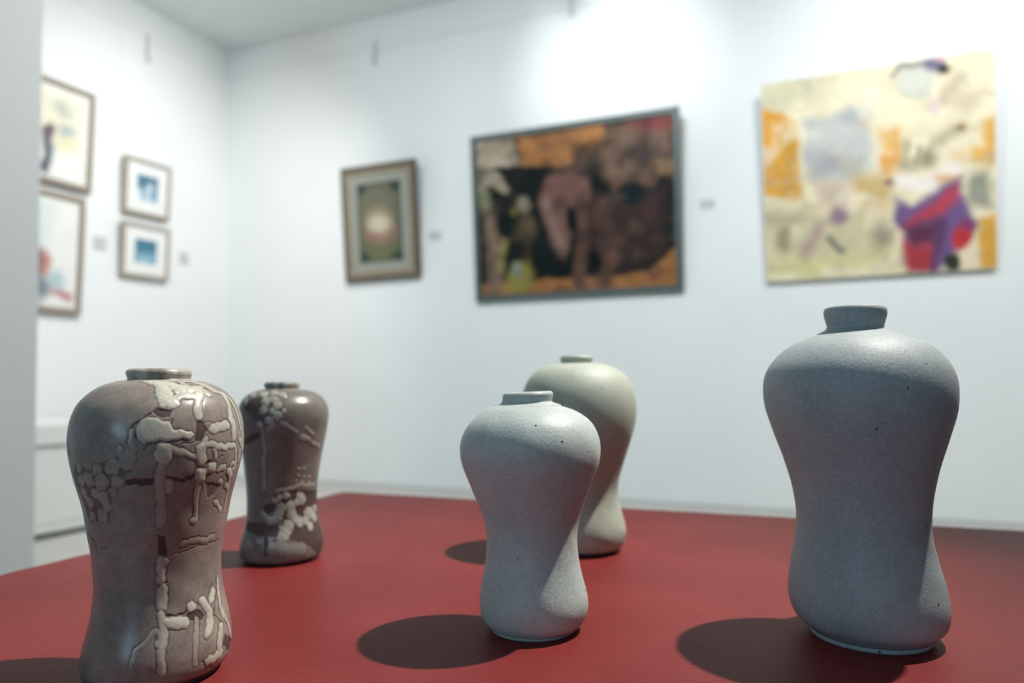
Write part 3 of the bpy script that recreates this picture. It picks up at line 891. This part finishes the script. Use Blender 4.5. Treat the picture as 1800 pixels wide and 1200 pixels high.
def wood(name, c0, c1, rough=0.45):
    m = material(name, c0, rough, 0.5)
    v = coords(m, (18, 18, 18))
    Lk(m, ramp(m, noise(m, v, 2, 4), [(0.3, c0), (0.7, c1)]), bsdf(m).inputs['Base Color'])
    return m
M_FR_TEAL = wood('dark_teal_frame', (0.060, 0.085, 0.085), (0.085, 0.115, 0.115))
M_FR_BROWN = wood('dark_brown_frame', (0.075, 0.062, 0.045), (0.12, 0.095, 0.065))
M_FR_GOLD = wood('dull_gold_frame', (0.24, 0.19, 0.125), (0.30, 0.245, 0.165))
M_FR_PALE = wood('pale_wood_frame', (0.34, 0.30, 0.245), (0.42, 0.37, 0.31))
M_FR_OAK = wood('oak_frame', (0.26, 0.215, 0.165), (0.32, 0.265, 0.21))
M_MAT = material('white_mat_board', (0.82, 0.82, 0.80), 0.7)
M_MAT_GREY = material('grey_green_mat_board', (0.30, 0.31, 0.265), 0.7)
M_MAT_DARK = material('dark_green_fillet', (0.055, 0.075, 0.065), 0.6)
M_CANVAS = material('canvas_side', (0.62, 0.60, 0.48), 0.8)
M_BACK = material('backing_board', (0.30, 0.25, 0.20), 0.8)

def ring(name, w, h, prof, mat, parent, z0=0.0):
    """mitred moulding: prof = [(inset from the outer edge, y)] swept round a w x h rectangle"""
    V = []; F = []
    for ins, y in prof:
        a, b = w / 2 - ins, ins
        V += [(-a, y, z0 + b), (a, y, z0 + b), (a, y, z0 + h - b), (-a, y, z0 + h - b)]
    for i in range(len(prof) - 1):
        for k in range(4):
            F.append((4 * i + k, 4 * i + (k + 1) % 4, 4 * (i + 1) + (k + 1) % 4, 4 * (i + 1) + k))
    return mesh_obj(name, V, F, mat, parent)

def sheet(name, w, h, ins, y, mat, parent, t=0.003):
    return box(name, (-w / 2 + ins, y, ins), (w / 2 - ins, y + t, h - ins), mat, parent)

def hung(name, side, s, zb, tilt, roll, label, cat, group=None):
    """an empty at the bottom centre of a picture's front; local -Y looks into the room"""
    if side == 'back':
        loc = W(s, 0.035, zb); rz = -ROOM_ANGLE
    else:
        loc = W(0.035, s, zb); rz = math.pi / 2 - ROOM_ANGLE
    o = empty(name, loc)
    M = Matrix.Translation(loc) @ Matrix.Rotation(rz, 4, 'Z') @ Matrix.Rotation(tilt, 4, 'X') @ Matrix.Rotation(-roll, 4, 'Y')
    o.matrix_world = M
    tag(o, label, cat, group)
    return o

FRAME = lambda wd, dp=0.030, lip=0.006: [(0.0, dp), (0.0, 0.003), (0.003, 0.0), (wd - 0.003, 0.0), (wd, 0.003), (wd, lip + 0.006)]

# --- the middle painting: dark animals
w, h = 1.281, 1.019
pm = hung('framed_painting', 'back', 2.694, 1.241, 0.073, 0.006, 'large dark brown painting of animals in a slim grey-green frame', 'painting')
ring('frame', w, h, FRAME(0.036), M_FR_TEAL, pm)
sheet('backing', w, h, 0.004, 0.022, M_BACK, pm, 0.006)
cv = Canvas(260, 210, [(45, 262), (1195, 72), (1213, 1085), (60, 1135)], (9, 24, 25), 5, 26, 1.7)
cv.poly((172, 116, 66), (250, 225), (790, 140), (800, 300), (620, 330), (600, 385), (300, 402))
cv.line((120, 85, 58), 26, (440, 275), (560, 262), (640, 280), soft=40, a=.7)
cv.poly((190, 174, 152), (30, 255), (245, 230), (292, 388), (55, 425))
cv.poly((160, 150, 128), (40, 415), (160, 435), (225, 520), (205, 558), (120, 510), (45, 560))
cv.poly((58, 52, 44), (600, 300), (790, 265), (800, 430), (640, 425), (460, 420), (460, 395), (600, 385), soft=40)
cv.poly((124, 98, 82), (800, 165), (1000, 118), (1190, 85), (1215, 440), (1120, 420), (1040, 495), (960, 450), (860, 535), (790, 430), (770, 300), soft=40)
cv.poly((140, 66, 66), (920, 130), (1190, 80), (1195, 150), (1000, 185), soft=35)
cv.ell((88, 74, 70), 1010, 320, 85, 75, .9); cv.ell((66, 56, 54), 1015, 360, 45, 35, .9)
cv.ell((140, 112, 82), 1130, 390, 70, 45, .8); cv.ell((130, 98, 74), 1010, 465, 55, 30, .8); cv.line((125, 95, 75), 22, (860, 420), (855, 520), soft=20)
cv.poly((60, 46, 43), (670, 560), (850, 560), (1210, 470), (1210, 830), (1100, 965), (860, 985), (690, 960), (650, 700), soft=60)
cv.ell((12, 34, 38), 930, 545, 80, 62, .7); cv.ell((12, 30, 32), 1170, 700, 40, 160, .8)
cv.ell((78, 54, 50), 1080, 660, 70, 90, 1.2); cv.ell((100, 72, 62), 760, 650, 40, 45, 1.0)
cv.poly((164, 112, 66), (60, 1150), (60, 1070), (360, 1045), (640, 1025), (1050, 1000), (1120, 930), (1215, 850), (1220, 1100))
cv.poly((122, 86, 79), (440, 445), (560, 420), (690, 450), (705, 560), (670, 655), (600, 640), (560, 720), (560, 865), (525, 905), (480, 845), (430, 690), (400, 570), soft=25)
cv.line((146, 118, 106), 26, (440, 590), (470, 720), (525, 870), soft=30, a=.8)
cv.line((98, 70, 61), 38, (640, 590), (650, 800), (630, 1085), soft=22); cv.line((84, 60, 52), 46, (760, 640), (800, 900), (780, 1065), soft=30)
cv.ell((104, 74, 64), 825, 920, 40, 50, .8); cv.ell((8, 20, 20), 582, 700, 30, 72, .5); cv.ell((10, 18, 18), 720, 960, 38, 80, .5)
cv.ell((175, 180, 142), 80, 610, 36, 68, .8)
cv.line((128, 106, 90), 42, (105, 690), (140, 880), (140, 1110), soft=30); cv.line((160, 150, 84), 18, (195, 830), (170, 980), soft=20, a=.8)
cv.ell((150, 145, 122), 315, 618, 36, 42, .6); cv.ell((140, 130, 62), 265, 645, 22, 26, .7); cv.ell((84, 72, 50), 325, 760, 62, 66, 1.0); cv.line((70, 60, 44), 22, (330, 800), (345, 930), soft=30)
cv.poly((142, 134, 66), (210, 1010), (270, 938), (352, 940), (362, 1060), (330, 1115), (200, 1105), soft=20); cv.ell((122, 134, 124), 275, 985, 32, 42, .6)
cv.ell((140, 72, 58), 1065, 1035, 30, 22, .9)
cv.glaze((40, 36, 34), .5, 7, 1); cv.glaze((120, 92, 78), .35, 9, 2, .1)
cv.mottle(.35, 12); cv.grey(.05, .80); cv.build('artwork', -w / 2 + 0.034, w / 2 - 0.034, 0.034, h - 0.034, 0.010, M_PAINT, pm)

# --- the right painting: unframed canvas, orange, cream and purple
w, h = 1.048, 1.037
pr = hung('canvas_painting', 'back', 4.294, 1.2745, 0.075, 0.009, 'unframed cream and orange canvas with a figure in purple and red', 'painting')
box('stretched_canvas', (-w / 2, 0.0015, 0), (w / 2, 0.030, h), M_CANVAS, pr, 0.003)
cv = Canvas(260, 250, [(95, 250), (1140, 75), (1150, 1070), (110, 1142)], (238, 226, 190), 9, 24, 1.7)
cv.poly((208, 198, 158), (90, 790), (620, 840), (720, 1090), (100, 1150), soft=60); cv.poly((216, 206, 148), (100, 1050), (720, 1000), (740, 1100), (100, 1150), soft=40)
cv.poly((206, 200, 165), (90, 240), (420, 190), (330, 330), (95, 360), soft=60, a=.7)
cv.poly((232, 164, 46), (85, 365), (190, 368), (265, 412), (258, 560), (268, 762), (95, 765)); cv.poly((204, 152, 48), (185, 480), (235, 440), (262, 760), (180, 760), soft=40)
cv.poly((198, 199, 194), (290, 400), (590, 345), (602, 600), (480, 685), (330, 685), (290, 600), soft=30); cv.poly((166, 166, 170), (300, 565), (480, 540), (455, 672), (320, 670), soft=50, a=.9); cv.ell((176, 180, 182), 520, 390, 60, 40, 1.0)
cv.poly((206, 186, 164), (320, 690), (510, 690), (480, 800), (350, 800), soft=30); cv.ell((150, 122, 140), 440, 842, 48, 40, .9)
cv.poly((206, 176, 116), (490, 655), (640, 640), (700, 660), (640, 860), (540, 875), soft=40); cv.poly((236, 176, 80), (620, 435), (712, 440), (712, 640), (645, 655), soft=24); cv.ell((226, 156, 50), 660, 590, 40, 45, .8)
cv.poly((230, 176, 82), (1085, 395), (1150, 378), (1150, 602), (1040, 590), (945, 585), (940, 535), (1080, 515), soft=24); cv.poly((152, 152, 134), (1005, 645), (1120, 615), (1135, 795), (1010, 782), soft=30)
cv.poly((224, 165, 56), (1065, 835), (1160, 820), (1160, 1075), (1068, 1065), soft=16)
cv.glaze((240, 232, 205), .55, 6, 1, .06); cv.glaze((178, 170, 150), .4, 12, 2, .1); cv.glaze((214, 190, 140), .35, 9, 3, .1)
cv.ell((206, 207, 192), 790, 222, 92, 84, .5); cv.line((112, 112, 112), 11, (678, 200), (715, 152), (830, 140), soft=18, a=.85); cv.ell((118, 112, 140), 868, 152, 46, 32, .8); cv.ell((52, 48, 54), 912, 178, 30, 26, .8); cv.ell((222, 170, 176), 890, 130, 20, 12, .8)
cv.line((186, 172, 146), 30, (920, 300), (1000, 215), soft=30, a=.9); cv.ell((216, 202, 170), 1010, 310, 70, 60, .9); cv.ell((226, 206, 196), 880, 335, 30, 45, .9)
cv.line((150, 146, 116), 24, (870, 500), (930, 475), (990, 440), soft=24, a=.6); cv.ell((166, 122, 60), 985, 440, 20, 16, .8)
cv.line((150, 136, 110), 22, (740, 520), (728, 605), soft=20, a=.6); cv.ell((128, 108, 82), 845, 575, 42, 48, .9, .75); cv.ell((150, 136, 108), 775, 610, 46, 34, 1.0, .55); cv.line((160, 150, 130), 10, (800, 520), (790, 600), soft=14)
cv.line((244, 232, 222), 30, (720, 680), (790, 705), (880, 680), (960, 620), soft=20); cv.ell((226, 176, 110), 930, 668, 60, 24, .8, .8)
cv.poly((112, 86, 136), (690, 755), (760, 785), (830, 740), (990, 655), (985, 730), (1055, 850), (1035, 950), (965, 1000), (930, 1040), (900, 1085), (760, 1092), (730, 900), (680, 865), soft=22)
cv.poly((190, 58, 74), (720, 890), (820, 800), (970, 695), (975, 745), (900, 825), (760, 885), soft=26); cv.poly((96, 48, 74), (735, 885), (905, 850), (870, 960), (770, 1000), soft=36)
cv.poly((174, 54, 64), (735, 1095), (722, 925), (780, 980), (850, 955), (880, 1085), soft=26); cv.line((98, 60, 100), 16, (905, 860), (880, 960), (860, 1080), soft=20); cv.ell((196, 46, 54), 990, 940, 50, 62, .6); cv.ell((130, 62, 110), 1015, 865, 42, 30, .8)
cv.ell((52, 54, 50), 950, 1045, 40, 36, .6); cv.poly((234, 216, 184), (985, 1005), (1050, 950), (1062, 1060), (995, 1068), soft=16)
cv.ell((118, 108, 94), 630, 925, 46, 62, 1.2, .65); cv.line((124, 118, 112), 16, (400, 940), (450, 995), soft=24); cv.ell((160, 150, 116), 190, 950, 28, 56, .9); cv.line((176, 154, 140), 30, (290, 1010), (350, 900), soft=30); cv.ell((150, 110, 120), 665, 685, 22, 18, .9); cv.line((180, 170, 140), 30, (130, 850), (260, 850), soft=40)
cv.mottle(.16, 16); cv.grey(.08, .95); cv.build('artwork', -w / 2 + 0.001, w / 2 - 0.001, 0.001, h - 0.001, 0.0008, M_PAINT, pr)

# --- the small portrait-format picture by the corner
w, h = 0.575, 0.759
ps = hung('framed_picture', 'back', 1.363, 1.4165, 0.082, 0.0086, 'small olive picture of a pale glowing orb in a stepped brown and gold frame', 'picture')
ring('frame', w, h, [(0, 0.034), (0, 0.004), (0.004, 0.0), (0.026, 0.001), (0.034, 0.006)], M_FR_BROWN, ps)
ring('gold_inner_frame', w, h, [(0.033, 0.012), (0.033, 0.005), (0.060, 0.010), (0.066, 0.016)], M_FR_GOLD, ps)
ring('mat_board', w, h, [(0.064, 0.012), (0.120, 0.014)], M_MAT_GREY, ps)
ring('dark_fillet', w, h, [(0.118, 0.013), (0.132, 0.015)], M_MAT_DARK, ps)
sheet('backing', w, h, 0.004, 0.027, M_BACK, ps, 0.006)
cv = Canvas(90, 130, [(230, 310), (575, 270), (600, 930), (255, 960)], (100, 98, 82), 12, 8)
cv.ell((112, 110, 94), 400, 430, 150, 120, 1.2); cv.ell((104, 108, 80), 420, 860, 150, 90, 1.0); cv.ell((40, 62, 58), 560, 290, 60, 60, 1.0); cv.ell((40, 62, 58), 245, 320, 50, 60, 1.0); cv.ell((40, 66, 58), 575, 920, 60, 60, 1.0); cv.ell((40, 66, 58), 262, 940, 60, 60, 1.0)
cv.ell((150, 116, 106), 410, 700, 125, 90, .9); cv.ell((158, 140, 120), 405, 600, 105, 105, .9); cv.ell((196, 188, 164), 405, 630, 80, 64, 1.2)
cv.mottle(.06, 10); cv.build('artwork', -w / 2 + 0.128, w / 2 - 0.128, 0.128, h - 0.128, 0.0150, M_PRINT, ps)

# --- left wall: two small blue prints, two tall frames
def blue_print(s, zb, w, h, tilt, roll, label, seed, kind):
    o = hung('framed_print', 'left', s, zb, tilt, roll, label, 'picture', 'small blue prints on the left wall')
    ring('frame', w, h, FRAME(0.027, 0.026), M_FR_PALE, o)
    ring('mat_board', w, h, [(0.025, 0.008), (0.095, 0.009)], M_MAT, o)
    sheet('backing', w, h, 0.004, 0.018, M_BACK, o, 0.006)
    cv = Canvas(80, 80, [(0, 0), (100, 0), (100, 100), (0, 100)], (206, 222, 228), seed, 5)
    if kind == 0:
        cv.poly((84, 120, 140), (0, 4), (100, 0), (98, 50), (80, 62), (70, 30), (52, 34), (44, 60), (30, 70), (4, 52), soft=16)
        cv.poly((146, 172, 186), (20, 50), (44, 46), (50, 96), (26, 96), soft=16); cv.ell((110, 150, 172), 82, 70, 16, 28, .9)
    else:
        cv.poly((78, 122, 142), (2, 4), (100, 2), (98, 58), (4, 60), soft=14); cv.poly((112, 158, 178), (0, 56), (100, 56), (96, 100), (4, 100), soft=20); cv.ell((160, 192, 204), 50, 88, 30, 12, 1)
    cv.mottle(.12, 6); cv.build('artwork', -w / 2 + 0.093, w / 2 - 0.093, 0.090, h - 0.088, 0.0095, M_PRINT, o)
    return o
blue_print(0.729, 1.809, 0.352, 0.356, 0.075, 0.022, 'upper of the two small blue prints in pale wooden frames', 31, 0)
blue_print(0.735, 1.406, 0.362, 0.345, 0.065, 0.018, 'lower of the two small blue prints in pale wooden frames', 33, 1)

def tall_frame(s_right, zb, w, h, label, seed, kind):
    o = hung('framed_print', 'left', s_right + w / 2, zb, 0.045, 0.0, label, 'picture', 'tall framed prints beside the pillar')
    ring('frame', w, h, FRAME(0.034, 0.028), M_FR_OAK, o)
    sheet('backing', w, h, 0.004, 0.020, M_BACK, o, 0.006)
    cv = Canvas(110, 110, [(0, 0), (100, 0), (100, 100), (0, 100)], (226, 226, 218), seed, 4)
    if kind == 0:
        cv.poly((222, 216, 184), (30, 4), (92, 8), (90, 66), (40, 60), soft=20); cv.ell((186, 190, 172), 70, 22, 10, 8, 1); cv.ell((170, 180, 176), 76, 46, 9, 7, 1)
        cv.line((70, 84, 100), 5, (55, 52), (58, 78), (52, 92), soft=8); cv.ell((110, 90, 100), 58, 50, 6, 8, .8); cv.line((90, 100, 110), 3, (30, 50), (38, 86), soft=5); cv.poly((222, 216, 150), (66, 56), (88, 54), (86, 64), (68, 66), soft=10)
    else:
        cv.poly((196, 212, 214), (30, 4), (66, 8), (60, 40), (34, 44), soft=24); cv.ell((196, 120, 96), 58, 62, 9, 14, .9); cv.ell((120, 134, 150), 56, 84, 10, 10, .9); cv.line((200, 110, 110), 4, (70, 84), (92, 88), soft=6); cv.ell((160, 196, 200), 74, 74, 10, 9, 1); cv.line((90, 90, 110), 3, (52, 50), (50, 94), soft=6)
    cv.mottle(.06, 8); cv.grey(.35, 1.0); cv.build('artwork', -w / 2 + 0.032, w / 2 - 0.032, 0.032, h - 0.032, 0.010, M_PRINT, o)
    return o
tall_frame(1.122, 1.862, 0.62, 0.592, 'upper cream print in a brown wooden frame half hidden by the pillar', 41, 0)
tall_frame(1.178, 1.130, 0.55, 0.684, 'lower pale print in a brown wooden frame half hidden by the pillar', 43, 1)

# --- caption cards
def mat_card():
    m = material('printed_caption_card', (0.66, 0.68, 0.68), 0.6)
    v = coords(m)
    wv = N(m, 'ShaderNodeTexWave', wave_type='BANDS', bands_direction='Z')
    wv.inputs['Scale'].default_value = 26
    Lk(m, v, wv.inputs['Vector'])
    Lk(m, ramp(m, wv.outputs['Fac'], [(0.45, (0.70, 0.72, 0.72)), (0.6, (0.34, 0.36, 0.37))]), bsdf(m).inputs['Base Color'])
    return m
M_CARD = mat_card()
def card(side, s, z0, z1, wd, label):
    if side == 'back':
        loc = W(s, 0.0, z0); rz = -ROOM_ANGLE
    else:
        loc = W(0.0, s, z0); rz = math.pi / 2 - ROOM_ANGLE
    o = box('caption_card', (-wd / 2, -0.004, 0), (wd / 2, 0.0, z1 - z0), M_CARD, None, 0.001)
    o.location = loc; o.rotation_euler = (0, 0, rz)
    tag(o, label, 'label', 'caption cards on the walls')
card('back', 1.746, 1.654, 1.710, 0.085, 'small caption card between the orb picture and the animal painting')
card('back', 3.462, 1.700, 1.752, 0.080, 'small caption card between the animal painting and the orange canvas')
card('left', 1.039, 1.540, 1.623, 0.085, 'small caption card between the tall prints and the blue prints')
card('left', 0.398, 1.546, 1.632, 0.080, 'small caption card between the lower blue print and the room corner')

# --- hanging hooks under the picture rail
def hook(side, s, z0, z1, label):
    if side == 'back':
        loc = W(s, 0.0, z0); rz = -ROOM_ANGLE
    else:
        loc = W(0.0, s, z0); rz = math.pi / 2 - ROOM_ANGLE
    o = empty('picture_hook', loc, (0, 0, rz))
    H_ = z1 - z0
    box('strap', (-0.011, -0.014, 0.012), (0.011, -0.010, H_), M_HOOK, o, 0.001)
    box('top_bend', (-0.011, -0.014, H_ - 0.004), (0.011, 0.0, H_), M_HOOK, o, 0.001)
    bm = bmesh.new()
    pts = [(0, -0.012, 0.014), (0, -0.014, 0.004), (0, -0.022, 0.0), (0, -0.030, 0.006), (0, -0.031, 0.018)]
    for p, q in zip(pts, pts[1:]): add_cyl(bm, p, q, 0.004, 0.004, 10)
    bm_obj('hook_end', bm, M_HOOK, o, True)
    tag(o, label, 'hook', 'picture rail hooks')
hook('back', 1.283, 2.878, 3.04, 'grey rail hook high above the orb picture')
hook('back', 2.675, 2.925, 3.085, 'grey rail hook high above the animal painting')
hook('left', 0.72, 2.824, 2.972 + 0.04, 'grey rail hook high above the small blue prints')

# ------------------------------------------------------------------ lamps
def spotlight(pos, aim, energy, cone, blend, radius, color, label):
    p = pos if isinstance(pos, Vector) else W(*pos)
    aim = Vector(aim)
    o = empty('track_spotlight', (p.x, p.y, ROOM_H))
    d = (aim - p).normalized()
    rel = p - Vector((p.x, p.y, ROOM_H))
    back = rel - d * 0.12
    bm = bmesh.new(); add_cyl(bm, (0, 0, 0), (0, 0, -0.03), 0.045, 0.045, 24); bm_obj('ceiling_mount', bm, M_METAL, o)
    bm = bmesh.new(); add_cyl(bm, (0, 0, -0.03), tuple(rel - d * 0.06), 0.009, 0.009, 12); bm_obj('stem', bm, M_METAL, o)
    # hollow housing open towards the aim
    nseg = 28
    q = d.to_track_quat('Z', 'Y')
    prof = [(0.0, -0.12), (0.034, -0.12), (0.038, -0.11), (0.040, 0.02), (0.036, 0.02), (0.034, -0.02), (0.0, -0.02)]
    V, F = [], []
    for r, z in prof:
        for k in range(nseg):
            t = 2 * math.pi * k / nseg
            V.append(rel + q @ Vector((r * math.cos(t), r * math.sin(t), z)))
    for i in range(len(prof) - 1):
        for k in range(nseg):
            F.append((i * nseg + k, i * nseg + (k + 1) % nseg, (i + 1) * nseg + (k + 1) % nseg, (i + 1) * nseg + k))
    hs = mesh_obj('housing', V, F, M_METAL, o, True)
    ld = bpy.data.lights.new('track_lamp', 'SPOT')
    ld.energy = energy; ld.spot_size = math.radians(cone); ld.spot_blend = blend; ld.shadow_soft_size = radius
    ld.color = color
    lo = bpy.data.objects.new('track_lamp', ld); link(lo, o)
    lo.location = rel + d * 0.03
    lo.rotation_euler = d.to_track_quat('-Z', 'Y').to_euler()
    tag(o, label, 'spotlight', 'track spotlights')
for sp, lb in zip(SPOTS, ('ceiling spotlight washing the wall below the orb picture', 'ceiling spotlight aimed above the animal painting', 'ceiling spotlight washing the wall below the animal painting',
                          'ceiling spotlight aimed above the orange canvas', 'ceiling spotlight washing the wall below the orange canvas',
                          'ceiling spotlight aimed at the far right of the back wall', 'ceiling spotlight aimed at the left wall prints',
                          'added ceiling spotlight brightening the pillar and plinth', 'ceiling spotlight aimed down at the red table')):
    spotlight(*sp, lb)
